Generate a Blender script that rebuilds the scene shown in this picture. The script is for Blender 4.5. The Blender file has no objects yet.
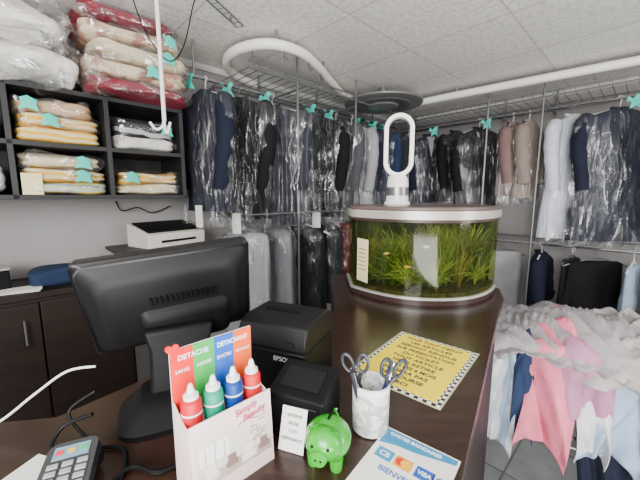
import bpy, bmesh, math, random
from mathutils import Vector, Matrix, noise
random.seed(7)
COL = bpy.context.scene.collection
PI = math.pi
rad = math.radians

# ------------------------------------------------------------------ materials
def nt(name):
    m = bpy.data.materials.new(name); m.use_nodes = True
    n = m.node_tree; n.nodes.clear()
    o = n.nodes.new('ShaderNodeOutputMaterial')
    return m, n, o
def M(name, c, rough=.6, metal=0, var=.12, vscale=6, bump=0, bscale=60, c2=None, emit=0, coat=0, stretch=None, sheen=0, spec=.5):
    m, n, o = nt(name)
    p = n.nodes.new('ShaderNodeBsdfPrincipled')
    tc = n.nodes.new('ShaderNodeTexCoord')
    mp = n.nodes.new('ShaderNodeMapping')
    if stretch: mp.inputs['Scale'].default_value = stretch
    n.links.new(tc.outputs['Object'], mp.inputs['Vector'])
    no = n.nodes.new('ShaderNodeTexNoise'); no.inputs['Scale'].default_value = vscale; no.inputs['Detail'].default_value = 4
    n.links.new(mp.outputs[0], no.inputs['Vector'])
    r = n.nodes.new('ShaderNodeValToRGB')
    if c2 is None:
        a = [max(0, x*(1-var)) for x in c]; b = [min(1, x*(1+var)) for x in c]
        r.color_ramp.elements[0].position = .3; r.color_ramp.elements[1].position = .7
    else:
        a = c; b = c2
        r.color_ramp.elements[0].position = .47; r.color_ramp.elements[1].position = .53
    r.color_ramp.elements[0].color = (*a, 1); r.color_ramp.elements[1].color = (*b, 1)
    n.links.new(no.outputs['Fac'], r.inputs['Fac'])
    n.links.new(r.outputs[0], p.inputs['Base Color'])
    p.inputs['Roughness'].default_value = rough; p.inputs['Metallic'].default_value = metal
    p.inputs['Coat Weight'].default_value = coat; p.inputs['Specular IOR Level'].default_value = spec
    if sheen: p.inputs['Sheen Weight'].default_value = sheen
    if emit:
        n.links.new(r.outputs[0], p.inputs['Emission Color']); p.inputs['Emission Strength'].default_value = emit
    if bump:
        nb = n.nodes.new('ShaderNodeTexNoise'); nb.inputs['Scale'].default_value = bscale; nb.inputs['Detail'].default_value = 3
        n.links.new(mp.outputs[0], nb.inputs['Vector'])
        bp = n.nodes.new('ShaderNodeBump'); bp.inputs['Strength'].default_value = bump; bp.inputs['Distance'].default_value = .02
        n.links.new(nb.outputs['Fac'], bp.inputs['Height']); n.links.new(bp.outputs[0], p.inputs['Normal'])
    n.links.new(p.outputs[0], o.inputs['Surface'])
    return m
def film(name, base=.04, streak=.26, rough=.18, scale=(17, 17, 3.2), tint=(.98, .98, 1), haze=.010, bump=.035, tcol=(1, 1, 1), lo=.53, hi=.72):
    m, n, o = nt(name)
    tr = n.nodes.new('ShaderNodeBsdfTransparent'); tr.inputs[0].default_value = (*tcol, 1)
    gl = n.nodes.new('ShaderNodeBsdfGlossy'); gl.inputs['Roughness'].default_value = rough; gl.inputs['Color'].default_value = (*tint, 1)
    df = n.nodes.new('ShaderNodeBsdfDiffuse'); df.inputs['Color'].default_value = (.8, .83, .86, 1)
    tc = n.nodes.new('ShaderNodeTexCoord'); mp = n.nodes.new('ShaderNodeMapping'); mp.inputs['Scale'].default_value = scale
    n.links.new(tc.outputs['Object'], mp.inputs[0])
    no = n.nodes.new('ShaderNodeTexNoise'); no.inputs['Scale'].default_value = 1; no.inputs['Detail'].default_value = 4; no.inputs['Distortion'].default_value = 1.2
    n.links.new(mp.outputs[0], no.inputs['Vector'])
    if bump:
        bp = n.nodes.new('ShaderNodeBump'); bp.inputs['Strength'].default_value = 1; bp.inputs['Distance'].default_value = bump
        n.links.new(no.outputs['Fac'], bp.inputs['Height']); n.links.new(bp.outputs[0], gl.inputs['Normal'])
    r = n.nodes.new('ShaderNodeMapRange'); r.inputs[1].default_value = lo; r.inputs[2].default_value = hi; r.inputs[3].default_value = base; r.inputs[4].default_value = base+streak
    n.links.new(no.outputs['Fac'], r.inputs[0])
    mx = n.nodes.new('ShaderNodeMixShader'); n.links.new(r.outputs[0], mx.inputs[0]); n.links.new(tr.outputs[0], mx.inputs[1]); n.links.new(gl.outputs[0], mx.inputs[2])
    m2 = n.nodes.new('ShaderNodeMixShader'); m2.inputs[0].default_value = haze; n.links.new(mx.outputs[0], m2.inputs[1]); n.links.new(df.outputs[0], m2.inputs[2])
    n.links.new(m2.outputs[0], o.inputs[0])
    return m
def stripes(name, cols, axis='X', scale=10, rough=.8):
    m, n, o = nt(name)
    p = n.nodes.new('ShaderNodeBsdfPrincipled'); p.inputs['Roughness'].default_value = rough
    tc = n.nodes.new('ShaderNodeTexCoord'); sp = n.nodes.new('ShaderNodeSeparateXYZ'); n.links.new(tc.outputs['Object'], sp.inputs[0])
    no = n.nodes.new('ShaderNodeTexNoise'); no.inputs['Scale'].default_value = 5
    n.links.new(tc.outputs['Object'], no.inputs['Vector'])
    a = n.nodes.new('ShaderNodeMath'); a.operation = 'MULTIPLY_ADD'; a.inputs[1].default_value = scale; n.links.new(sp.outputs[axis], a.inputs[0]); n.links.new(no.outputs['Fac'], a.inputs[2])
    f = n.nodes.new('ShaderNodeMath'); f.operation = 'FRACT'; n.links.new(a.outputs[0], f.inputs[0])
    r = n.nodes.new('ShaderNodeValToRGB'); r.color_ramp.interpolation = 'CONSTANT'
    k = len(cols)
    r.color_ramp.elements[0].color = (*cols[0], 1)
    r.color_ramp.elements[1].position = 1/k; r.color_ramp.elements[1].color = (*cols[1], 1)
    for i in range(2, k):
        e = r.color_ramp.elements.new(i/k); e.color = (*cols[i], 1)
    n.links.new(f.outputs[0], r.inputs[0]); n.links.new(r.outputs[0], p.inputs['Base Color']); n.links.new(p.outputs[0], o.inputs[0])
    return m
def brick(name, c1, c2, mortar, w, h, ms=.01, off=0, rough=.7, bump=.2, dots=0):
    m, n, o = nt(name)
    p = n.nodes.new('ShaderNodeBsdfPrincipled'); p.inputs['Roughness'].default_value = rough
    tc = n.nodes.new('ShaderNodeTexCoord')
    b = n.nodes.new('ShaderNodeTexBrick'); b.offset = off; b.inputs['Scale'].default_value = 1
    b.inputs['Brick Width'].default_value = w; b.inputs['Row Height'].default_value = h; b.inputs['Mortar Size'].default_value = ms
    b.inputs['Color1'].default_value = (*c1, 1); b.inputs['Color2'].default_value = (*c2, 1); b.inputs['Mortar'].default_value = (*mortar, 1)
    n.links.new(tc.outputs['Object'], b.inputs['Vector'])
    out = b.outputs['Color']
    no = n.nodes.new('ShaderNodeTexNoise'); no.inputs['Scale'].default_value = 38 if dots else 8; no.inputs['Detail'].default_value = 3
    n.links.new(tc.outputs['Object'], no.inputs['Vector'])
    r = n.nodes.new('ShaderNodeMapRange'); r.inputs[1].default_value = .35; r.inputs[2].default_value = .65; r.inputs[3].default_value = .80; r.inputs[4].default_value = 1.05
    n.links.new(no.outputs['Fac'], r.inputs[0])
    mx = n.nodes.new('ShaderNodeMix'); mx.data_type = 'RGBA'; mx.blend_type = 'MULTIPLY'; mx.inputs[0].default_value = 1
    n.links.new(out, mx.inputs[6]); n.links.new(r.outputs[0], mx.inputs[7])
    n.links.new(mx.outputs[2], p.inputs['Base Color'])
    bp = n.nodes.new('ShaderNodeBump'); bp.inputs['Strength'].default_value = bump; bp.inputs['Distance'].default_value = .01
    n.links.new(no.outputs['Fac'], bp.inputs['Height']); n.links.new(bp.outputs[0], p.inputs['Normal'])
    n.links.new(p.outputs[0], o.inputs[0])
    return m
def checker(name, a, b, scale):
    m, n, o = nt(name)
    p = n.nodes.new('ShaderNodeBsdfPrincipled'); p.inputs['Roughness'].default_value = .4
    tc = n.nodes.new('ShaderNodeTexCoord'); c = n.nodes.new('ShaderNodeTexChecker'); c.inputs['Scale'].default_value = scale
    c.inputs['Color1'].default_value = (*a, 1); c.inputs['Color2'].default_value = (*b, 1)
    mp = n.nodes.new('ShaderNodeMapping'); mp.inputs['Location'].default_value = (.0031, .0031, .5/scale)
    n.links.new(tc.outputs['Object'], mp.inputs[0]); n.links.new(mp.outputs[0], c.inputs['Vector'])
    n.links.new(c.outputs[0], p.inputs['Base Color']); n.links.new(p.outputs[0], o.inputs[0])
    return m

mWall = M('wall_paint', (.34, .33, .33), .8, var=.06, vscale=2, bump=.05)
mCeil = brick('ceiling_tiles', (.90, .88, .83), (.83, .81, .765), (.58, .57, .55), .6, .6, .005, dots=1)
mFloor = brick('floor_tiles', (.26, .27, .28), (.22, .23, .24), (.12, .12, .12), .4, .4, .006)
mCounter = M('dark_wood_laminate', (.030, .014, .010), .26, var=.35, vscale=3, stretch=(2, 14, 2))
mCab = M('dark_brown_panel', (.014, .008, .006), .5, var=.3, vscale=3, stretch=(2, 2, 14), spec=.35)
mShelf = M('black_shelf_board', (.012, .012, .014), .5, var=.3)
mShelfBack = M('shelf_back', (.035, .035, .037), .7)
mWhiteM = M('white_metal', (.84, .82, .77), .35, var=.03)
mGreyM = M('grey_metal', (.28, .28, .29), .35, .8, var=.1)
mWire = M('wire_grey_metal', (.20, .20, .21), .4, .6, var=.1)
mDarkM = M('dark_metal', (.10, .10, .105), .4, .6, var=.1)
mChrome = M('chrome', (.6, .6, .62), .2, 1, var=.05)
mBlack = M('black_plastic', (.004, .004, .005), .5, var=.2, spec=.2)
mBlackG = M('gloss_black_plastic', (.004, .004, .005), .28, var=.2, spec=.3)
mDGrey = M('dark_grey_plastic', (.006, .006, .007), .5, var=.2, spec=.28)
mWhiteP = M('white_plastic', (.85, .85, .84), .35, var=.02)
mPaper = M('white_paper', (.86, .86, .84), .7, var=.03)
mCream = M('cream_paper', (.86, .76, .45), .7, var=.04)
mTeal = M('teal_paper', (.04, .58, .47), .6, var=.08)
mFilm = film('garment_film')
mFilm2 = film('wrap_film', base=.05, streak=.45, rough=.12, scale=(12, 12, 14), haze=.02, bump=.02, lo=.5, hi=.66)
mGreyFilm = film('grey_film', base=.07, streak=.3, haze=.08)
def cloth(name, c, **k):
    d = dict(rough=.85, var=.12, vscale=8, bump=.3, bscale=14, spec=.25); d.update(k)
    return M(name, c, **d)
cNavy = cloth('navy_cloth', (.009, .012, .027)); cBlack = cloth('black_cloth', (.005, .005, .007)); cChar = cloth('charcoal_cloth', (.018, .020, .024))
cGrey = cloth('grey_cloth', (.07, .073, .085)); cLG = cloth('light_grey_cloth', (.38, .38, .40)); cWhite = cloth('white_cloth', (.60, .64, .74))
cBeige = cloth('beige_cloth', (.24, .195, .17)); cBlue = cloth('blue_cloth', (.016, .030, .075)); cRose = cloth('dusty_rose_cloth', (.18, .115, .11))
sm = dict(bump=.25, bscale=22)
cSilver = cloth('silver_cloth', (.22, .23, .26)); cPink = cloth('pink_cloth', (.66, .17, .25), **sm); cPale = cloth('pale_blue_cloth', (.32, .42, .58), **sm); cLilac = cloth('mauve_cloth', (.40, .18, .30), **sm)
cGreen = cloth('sage_cloth', (.36, .46, .42), **sm); cPinStripe = stripes('pinstripe_cloth', [(.014, .016, .026), (.014, .016, .026), (.014, .016, .026), (.05, .06, .08)], 'X', 30)
cTaupe = cloth('grey_lilac_cloth', (.30, .28, .30), **sm); cIvory = cloth('grey_beige_cloth', (.36, .335, .33), **sm); cLWhite = cloth('laundry_white_cloth', (.58, .60, .64), **sm)
cSheet = stripes('sheet_cloth', [(.42, .45, .50), (.58, .60, .63), (.42, .45, .50), (.22, .29, .40)], 'X', 9)

# ------------------------------------------------------------------ mesh builder
class MB:
    def __init__(s): s.v = []; s.f = []
    def add(s, vs, fs, mat=None):
        o = len(s.v)
        for v in vs:
            v = Vector(v)
            if mat is not None: v = mat @ v
            s.v.append(v)
        for f in fs: s.f.append([i+o for i in f])
        return s
    def box(s, c, d, mat=None):
        x, y, z = c; a, b, e = d[0]/2, d[1]/2, d[2]/2
        vs = [(x+i*a, y+j*b, z+k*e) for i in (-1, 1) for j in (-1, 1) for k in (-1, 1)]
        fs = [(0, 1, 3, 2), (4, 6, 7, 5), (0, 4, 5, 1), (2, 3, 7, 6), (0, 2, 6, 4), (1, 5, 7, 3)]
        return s.add(vs, fs, mat)
    def loft(s, rings, caps=True, closed=True, mat=None):
        n = len(rings[0]); vs = [p for r in rings for p in r]; fs = []
        for i in range(len(rings)-1):
            for j in range(n if closed else n-1):
                k = (j+1) % n
                fs.append((i*n+j, i*n+k, (i+1)*n+k, (i+1)*n+j))
        if caps and closed:
            fs.append(tuple(range(n))[::-1]); fs.append(tuple(range((len(rings)-1)*n, len(rings)*n)))
        return s.add(vs, fs, mat)
    def lathe(s, prof, n=24, c=(0, 0, 0), mat=None, caps=True):
        rings = [[(c[0]+r*math.cos(2*PI*j/n), c[1]+r*math.sin(2*PI*j/n), c[2]+z) for j in range(n)] for r, z in prof]
        return s.loft(rings, caps, True, mat)
    def tube(s, pts, r, n=8, closed=False, mat=None, flat=1):
        pts = [Vector(p) for p in pts]; N = len(pts); rings = []
        up = None
        for i, p in enumerate(pts):
            if closed: t = pts[(i+1) % N]-pts[i-1]
            elif i == 0: t = pts[1]-pts[0]
            elif i == N-1: t = pts[-1]-pts[-2]
            else: t = pts[i+1]-pts[i-1]
            t.normalize()
            if up is None:
                up = Vector((0, 0, 1)) if abs(t.z) < .9 else Vector((0, 1, 0))
            a = t.cross(up)
            if a.length < 1e-5: a = t.orthogonal()
            a.normalize(); b = a.cross(t).normalized(); up = b
            rr = r[i] if isinstance(r, (list, tuple)) else r
            rings.append([p+a*rr*math.cos(2*PI*j/n)+b*rr*flat*math.sin(2*PI*j/n) for j in range(n)])
        if closed: rings.append(rings[0])
        return s.loft(rings, not closed, True, mat)
    def sphere(s, c, r, n=16, m=10, mat=None):
        if not isinstance(r, (list, tuple)): r = (r, r, r)
        rings = []
        for i in range(m+1):
            ph = -PI/2+PI*i/m; q = max(math.cos(ph), .002)
            rings.append([(c[0]+r[0]*q*math.cos(2*PI*j/n), c[1]+r[1]*q*math.sin(2*PI*j/n), c[2]+r[2]*math.sin(ph)) for j in range(n)])
        return s.loft(rings, True, True, mat)
    def puffy(s, d, seed=0, amp=.01, layers=0, e1=.35, e2=.3, n=48, m=22, freq=7):
        sg = lambda x, e: math.copysign(abs(x)**e, x)
        rings = []
        for i in range(m+1):
            ph = -PI/2+PI*i/m; zz = sg(math.sin(ph), e1); q = max(abs(math.cos(ph))**e1, .003)
            ring = []
            for j in range(n):
                th = 2*PI*j/n
                g = 1
                if layers: g = 1-.05*(abs(math.cos(PI*layers*(zz+1)/2))**4)
                x = d[0]/2*q*sg(math.cos(th), e2)*g; y = d[1]/2*q*sg(math.sin(th), e2)*g; z = d[2]/2*zz
                nn = noise.noise_vector(Vector((x*freq+seed*3.1, y*freq, z*freq*1.6+seed)))
                ring.append((x+nn.x*amp, y+nn.y*amp, z+d[2]/2+nn.z*amp))
            rings.append(ring)
        return s.loft(rings)
    def obj(s, name, mat, parent=None, loc=(0, 0, 0), rot=(0, 0, 0), smooth=35, bevel=0, label=None, **props):
        me = bpy.data.meshes.new(name); me.from_pydata([tuple(v) for v in s.v], [], s.f); me.update()
        bm = bmesh.new(); bm.from_mesh(me); bmesh.ops.recalc_face_normals(bm, faces=bm.faces); bm.to_mesh(me); bm.free()
        if smooth:
            me.shade_smooth(); me.set_sharp_from_angle(angle=rad(smooth))
        me.materials.append(mat)
        o = bpy.data.objects.new(name, me); COL.objects.link(o)
        o.location = loc; o.rotation_euler = rot
        if parent is not None: o.parent = parent
        if bevel:
            b = o.modifiers.new('bevel', 'BEVEL'); b.width = bevel; b.segments = 2; b.limit_method = 'ANGLE'; b.angle_limit = rad(40)
        if label: o['label'] = label
        for k, v in props.items(): o[k] = v
        return o
def E(name, loc, yaw=0, label='', cat='', group=None, rot=None):
    o = bpy.data.objects.new(name, None); COL.objects.link(o); o.empty_display_size = .05
    o.location = loc; o.rotation_euler = rot if rot else (0, 0, rad(yaw))
    o['label'] = label; o['category'] = cat
    if group: o['group'] = group
    return o
def text(body, size, mat, parent, loc, rot=(0, 0, 0), name='lettering', ext=.0002, sx=1, align='CENTER', bold=0):
    cu = bpy.data.curves.new('t', 'FONT'); cu.body = body; cu.size = size; cu.extrude = ext; cu.align_x = align; cu.align_y = 'CENTER'; cu.offset = bold
    t = bpy.data.objects.new('t', cu); COL.objects.link(t)
    bpy.context.view_layer.update()
    dg = bpy.context.evaluated_depsgraph_get()
    me = bpy.data.meshes.new_from_object(t.evaluated_get(dg)); bpy.data.objects.remove(t)
    me.materials.clear(); me.materials.append(mat)
    o = bpy.data.objects.new(name, me); COL.objects.link(o); o.parent = parent; o.location = loc; o.rotation_euler = rot; o.scale = (sx, 1, 1)
    return o
def smoothpath(pts, k=6, closed=False):
    pts = [Vector(p) for p in pts]; out = []; n = len(pts)
    for i in range(n if closed else n-1):
        p0 = pts[i-1] if (i > 0 or closed) else pts[0]; p1 = pts[i]; p2 = pts[(i+1) % n]; p3 = pts[(i+2) % n] if (closed or i+2 < n) else pts[-1]
        for j in range(k):
            t = j/k
            out.append(.5*((2*p1)+(-p0+p2)*t+(2*p0-5*p1+4*p2-p3)*t*t+(-p0+3*p1-3*p2+p3)*t**3))
    if not closed: out.append(pts[-1])
    return out

# ------------------------------------------------------------------ room frame
K = Vector((1.05, 4.38, 0)); e1 = Vector((.719, .695, 0)); e2 = Vector((.695, -.719, 0))
YL, YR = 44, -46
CEIL = 2.45; CT = 1.05
def PL(s, o, z=0): p = K-e1*s+e2*o; return Vector((p.x, p.y, z))
def PR(s, o, z=0): p = K+e2*s-e1*o; return Vector((p.x, p.y, z))

MB().box((-3, .05, CEIL/2), (6.1, .1, CEIL)).obj('wall_left', mWall, None, K, (0, 0, rad(YL)), kind='structure')
MB().box((2.6, .05, CEIL/2), (5.2, .1, CEIL)).obj('wall_back', mWall, None, K, (0, 0, rad(YR)), kind='structure')
MB().box((2.4, -3, CEIL+.03), (5.4, 6.4, .06)).obj('ceiling', mCeil, None, K, (0, 0, rad(YR)), kind='structure')
MB().box((2.4, -3, -.03), (5.4, 6.4, .06)).obj('floor', mFloor, None, K, (0, 0, rad(YR)), kind='structure')
mTrim = M('trim_paint', (.6, .6, .59), .6)
MB().box((-3, -.012, CEIL-.02), (6, .024, .04)).obj('trim_1', mTrim, None, K, (0, 0, rad(YL)), kind='structure')
MB().box((2.6, -.012, CEIL-.02), (5.2, .024, .04)).obj('trim_2', mTrim, None, K, (0, 0, rad(YR)), kind='structure')
MB().box((-3, -.008, .05), (6, .016, .1)).obj('baseboard_left', mCab, None, K, (0, 0, rad(YL)), kind='structure')
MB().box((2.6, -.008, .05), (5.2, .016, .1)).obj('baseboard_back', mCab, None, K, (0, 0, rad(YR)), kind='structure')

v = E('ceiling_disc', (.565, 3.02, 2.315), 0, 'round grey metal disc hung beneath the tiled ceiling', 'vent')
mVent = M('vent_grey', (.24, .24, .235), .35, .4)
MB().lathe([(.345, .006), (.35, .0), (.345, -.010), (.30, -.016), (.27, -.015)], 48).obj('flange', mVent, v)
MB().lathe([(.25, -.015), (.24, -.024), (.19, -.028), (.17, -.022)], 48).obj('ring', mWire, v)
MB().lathe([(.14, -.022), (.13, -.034), (.06, -.040), (.01, -.041)], 48).obj('hub', mVent, v)
MB().lathe([(.03, .006), (.03, .134)], 20).obj('mounting_stem', mGreyM, v)

# ------------------------------------------------------------------ garment racks
def rack(name, yaw, length, wl, s0, posts, zt, label, lower=None, sgn=1):
    r = E(name, K, yaw, label, 'clothes rack')
    X = lambda s: sgn*s
    m = MB()
    for o in (.10, .60):
        m.tube([(X(s0), -o, zt+.05), (X(wl), -o, zt+.05)], .009)
        m.tube([(X(s0), -o, zt+.09), (X(wl), -o, zt+.09)], .006)
    s = s0
    while s < wl:
        m.tube([(X(s), -.10, zt+.05), (X(s), -.60, zt+.05)], .003, 6)
        m.tube([(X(s), -.60, zt+.05), (X(s), -.60, zt+.09)], .003, 6)
        s += .07
    m.obj('wire_shelf', mWire, r)
    MB().tube([(X(s0), -.35, zt), (X(length), -.35, zt)], .012).obj('hanging_rail', mChrome, r)
    for p in posts:
        for o in (.12, .60):
            MB().tube([(X(p), -o, 0), (X(p), -o, CEIL-.001)], .008).obj('post', mWire, r)
        b = MB().tube([(X(p), -.12, zt), (X(p), -.60, zt)], .008)
        b.obj('bracket', mGreyM, r)
    MB().tube([(X(length-.06), -.35, zt), (X(length-.06), -.35, CEIL)], .008).obj('drop_rod', mGreyM, r)
    if lower:
        zl, a, bb = lower
        MB().tube([(X(a), -.36, zl), (X(bb), -.36, zl)], .012).obj('hanging_rail', mChrome, r)
        m = MB()
        for o in (.14, .58): m.tube([(X(a), -o, zl+.04), (X(bb), -o, zl+.04)], .006)
        s = a
        while s < bb:
            m.tube([(X(s), -.14, zl+.04), (X(s), -.58, zl+.04)], .0025, 6); s += .07
        m.obj('wire_shelf', mGreyM, r)
    return r
rack('clothes_rack', YL, 2.95, 2.65, .62, (.75, 1.62, 2.26), 2.235, 'grey metal wall rack with wire shelf full of bagged suits', (1.33, .9, 2.7), -1)
rack('clothes_rack', YR, 3.2, 3.2, .1, (.3, 1.30, 1.72, 2.62), 2.235, 'grey metal wall rack with wire shelf and spaced garments', (1.06, 1.3, 3.1), 1)

def garment(kind, loc, yaw, mat, label, cat, L=.78, seed=0, cover=mFilm, tag=None, lapel=True, ticket=False, w=1.0, group='garments on the hanging rail', cl=.07):
    rnd = random.Random(seed)
    g = E(kind, loc, yaw, label, cat, group)
    hk = [(0, 0, -.07), (0, 0, -.02)] + [(.018*math.cos(t), 0, .0+.018*math.sin(t)) for t in [rad(a) for a in (-90, -45, 0, 45, 90, 135, 170)]]
    m = MB().tube(hk, .0025, 6)
    m.tube(smoothpath([(-.2*w, 0, -.145), (-.1*w, 0, -.105), (0, 0, -.075), (.1*w, 0, -.105), (.2*w, 0, -.145)]), .007, 6)
    m.obj('hanger', mGreyM if rnd.random() < .5 else mWhiteP, g)
    N = 36; ph = rnd.random()*6; ph2 = rnd.random()*6
    def ring(z, hw, hd, t, sag=0):
        out = []
        for j in range(N):
            a = 2*PI*j/N
            k = 1+.05*t*math.sin(5*a+ph)+.05*t*math.sin(9*a+ph2+z*5)
            zz = z-sag*abs(math.cos(a))**2
            sx = math.copysign(abs(math.cos(a))**.8, math.cos(a)); sy = math.copysign(abs(math.sin(a))**.8, math.sin(a))
            out.append((hw*w*sx*k, hd*sy*(k+.12*t*math.sin(3*a+ph2)), zz))
        return out
    if kind in ('trousers', 'skirt'):
        pr = [(-.10, .13, .018, 0), (-.12, .16, .03, 0), (-.3, .165, .035, .6), (-.5*L-.1, .16, .04, 1), (-L*.8, .165, .045, 1), (-L, .17, .045, 1)]
        MB().loft([ring(*p) for p in pr]).obj('cloth_body', mat, g, smooth=80)
    else:
        fl = rnd.uniform(.95, 1.12)
        pr = [(-.075, .045, .045, 0, 0), (-.09, .07, .05, 0, 0), (-.10, .12, .055, 0, .01), (-.115, .175, .06, 0, .02), (-.15, .205, .066, .2, .01), (-.22, .205, .072, .5, 0),
              (-.35, .195, .077, .8, 0), (-.48, .185, .078, 1, 0), (-.62, .195*fl, .082, 1.2, 0), (-.74, .205*fl, .086, 1.4, 0)]
        pr = [(z if z > -.3 else -.3+(z+.3)*(L-.3)/.44, a, b, t, s) for z, a, b, t, s in pr]
        MB().loft([ring(*p) for p in pr]).obj('cloth_body', mat, g, smooth=80)
        for sd in (-1, 1):
            SL = min(L*.84, .70)
            pts = [(sd*.175*w, 0, -.135), (sd*.207*w, -.008, -.2), (sd*.226*w, -.02, -.35), (sd*.222*w, -.04, -.5), (sd*.20*w, -.055, -SL)]
            pts = smoothpath(pts, 4)
            r = [.042+.022*math.sin(min(1, i/4)*PI/2)-.016*i/len(pts)+.003*math.sin(i*1.9+ph) for i in range(len(pts))]
            MB().tube(pts, r, 14).obj('sleeve', mat, g, smooth=80)
        m = MB()
        m.tube(smoothpath([(-.05, -.035, -.10), (-.055, .01, -.072), (0, .045, -.066), (.055, .01, -.072), (.05, -.035, -.10)], 4), .013, 8)
        if lapel:
            for sd in (-1, 1):
                pts = [(sd*.05, -.058, -.095), (sd*.095, -.077, -.16), (sd*.075, -.088, -.21), (sd*.008, -.097, -.38), (sd*.012, -.093, -.34), (sd*.03, -.072, -.14)]
                m.add([(x, y, z) for x, y, z in pts]+[(x, y+.012, z) for x, y, z in pts], [(0, 1, 2, 3, 4, 5), (11, 10, 9, 8, 7, 6)]+[(i, (i+1) % 6, (i+1) % 6+6, i+6) for i in range(6)])
        m.obj('collar', mat, g)
        if lapel:
            MB().add([(-.045, -.066, -.10), (.045, -.066, -.10), (0, -.090, -.33)], [(0, 1, 2)]).obj('shirt_front', cLG if rnd.random() < .4 else mat, g)
            for zz in (-.42, -.5): MB().lathe([(.009, 0), (.009, .004)], 10, mat=Matrix.Translation((0, -.086, zz)) @ Matrix.Rotation(rad(90), 4, 'X')).obj('button', mDGrey, g)
    if cover:
        lo = L+cl
        q = .27*w if kind not in ('trousers', 'skirt') else .2
        ks = [(-.055, .02, .02, 0), (-.075, .10*w, .07, .3), (-.11, q*.85, .088, .5), (-.16, q, .098, 1)]
        n2 = 14
        for i in range(1, n2+1):
            t = i/n2; zz = -.16-(lo-.16)*t
            ks.append((zz, q*(1+.03*math.sin(i*2.1+ph)), .102+.012*t+.006*math.sin(i*1.7+ph2), 1+1.3*t))
        def cring(z, hw, hd, t):
            out = []
            for j in range(N):
                a = 2*PI*j/N
                sx = math.copysign(abs(math.cos(a))**.8, math.cos(a)); sy = math.copysign(abs(math.sin(a))**.8, math.sin(a))
                nn = noise.noise(Vector((math.cos(a)*2.2+seed, math.sin(a)*2.2, z*4.5+seed*.7)))
                k = 1+.04*t*math.sin(6*a+ph)+.10*t*nn
                out.append((hw*sx*(1+.06*t*nn), hd*sy*(k+.10*t*math.sin(4*a+ph2+z*3)), z+(.025*math.sin(5*a+ph2) if t > 2.2 else 0)))
            return out
        MB().loft([cring(*p) for p in ks], caps=False).obj('plastic_cover', cover, g, smooth=80)
    if tag:
        a = .036
        MB().add([(-a, -.075, -.015), (-a*.2, -.08, -.035), (a*.6, -.085, -.0), (a*1.5, -.08, -.01), (a, -.09, -.05), (a*1.6, -.08, -.10), (a*.2, -.095, -.085), (-a*.8, -.085, -.11), (-a*.6, -.09, -.06), (-a*1.5, -.08, -.05)],
                 [(9, 0, 1, 8), (1, 2, 4, 8), (2, 3, 4), (4, 5, 6), (4, 6, 8), (6, 7, 8)]).obj('paper_tag', tag, g, (0, -.03, .0), smooth=0, label='crumpled teal paper tag')
    if ticket:
        MB().box((.05, -.130, -L-.03), (.075, .002, .14), Matrix.Rotation(rad(rnd.uniform(-4, 4)), 4, 'Y')).obj('ticket', mPaper, g, label='white paper ticket pinned at the hem')
    return g

left = [
 (2.82, cNavy, .84, 'suit_jacket', 'navy suit jacket in clear plastic garment cover', 1, mTeal, 8, 1.0),
 (2.58, cBlack, .90, 'suit_jacket', 'black suit jacket in clear plastic garment cover', 1, mTeal, 18, 1.15),
 (2.30, cPinStripe, .96, 'suit_jacket', 'dark pinstriped suit jacket in clear plastic cover', 0, mTeal, 26, 1.25),
 (2.05, cChar, .84, 'coat', 'long charcoal coat in clear plastic garment cover', 1, None, -4, 1.0),
 (1.84, cBlack, .92, 'suit_jacket', 'black suit jacket in clear plastic with teal tag', 1, mTeal, 20, 1.15),
 (1.60, cGrey, .84, 'suit_jacket', 'mid grey suit jacket in clear plastic cover', 1, mTeal, 10, 1.1),
 (1.38, cLG, .88, 'coat', 'light grey coat in clear plastic garment cover', 1, None, 16, 1),
 (1.18, cNavy, .82, 'suit_jacket', 'navy suit jacket in clear plastic garment cover', 1, mTeal, -6, 1),
 (.98, cBlue, .86, 'suit_jacket', 'dark blue jacket in clear plastic garment cover', 0, mTeal, 14, 1),
 (.76, cChar, .82, 'suit_jacket', 'charcoal jacket in clear plastic garment cover', 0, mTeal, -4, 1)]
for i, (s, mt, L, kd, lb, tk, tg, tw, w) in enumerate(left):
    garment(kd, PL(s, .35, 2.235), YR+tw, mt, lb, kd.replace('suit_', ''), L=L, seed=i, tag=tg, ticket=tk, lapel=kd == 'suit_jacket', w=w, group='bagged garments on the long rail')
right = [
 (.34, cBlue, .84, 'suit_jacket', 'dark blue jacket in clear plastic garment cover', -46, None, 1),
 (.60, cNavy, .82, 'suit_jacket', 'navy jacket in clear plastic garment cover', 6, mTeal, .9),
 (.90, cBlack, .80, 'suit_jacket', 'black suit jacket in clear plastic garment cover', 22, None, .8),
 (1.14, cBlack, .90, 'coat', 'black coat in clear plastic with teal tag', 4, mTeal, 1.05),
 (1.44, cRose, .74, 'shirt', 'brownish rose blouse in clear plastic garment cover', 38, None, .75),
 (1.57, cBeige, .76, 'shirt', 'beige blouse in clear plastic garment cover', 38, None, .75),
 (1.88, cWhite, 1.10, 'shirt', 'long pale blue-white shirt in clear plastic cover', 10, None, .85),
 (2.17, cNavy, 1.10, 'suit_jacket', 'large navy jacket in clear plastic with teal tag', -2, mTeal, 1.3),
 (2.68, cBlack, 1.0, 'coat', 'black coat in clear plastic garment cover', 10, mTeal, 1.1)]
for i, (s, mt, L, kd, lb, yw, tg, w) in enumerate(right):
    garment(kd, PR(s, .35, 2.235), yw, mt, lb, kd.replace('suit_', ''), L=L, seed=30+i, tag=tg, lapel=kd == 'suit_jacket', ticket=i in (2, 3), w=w, group='garments on the far wall rail')
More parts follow.
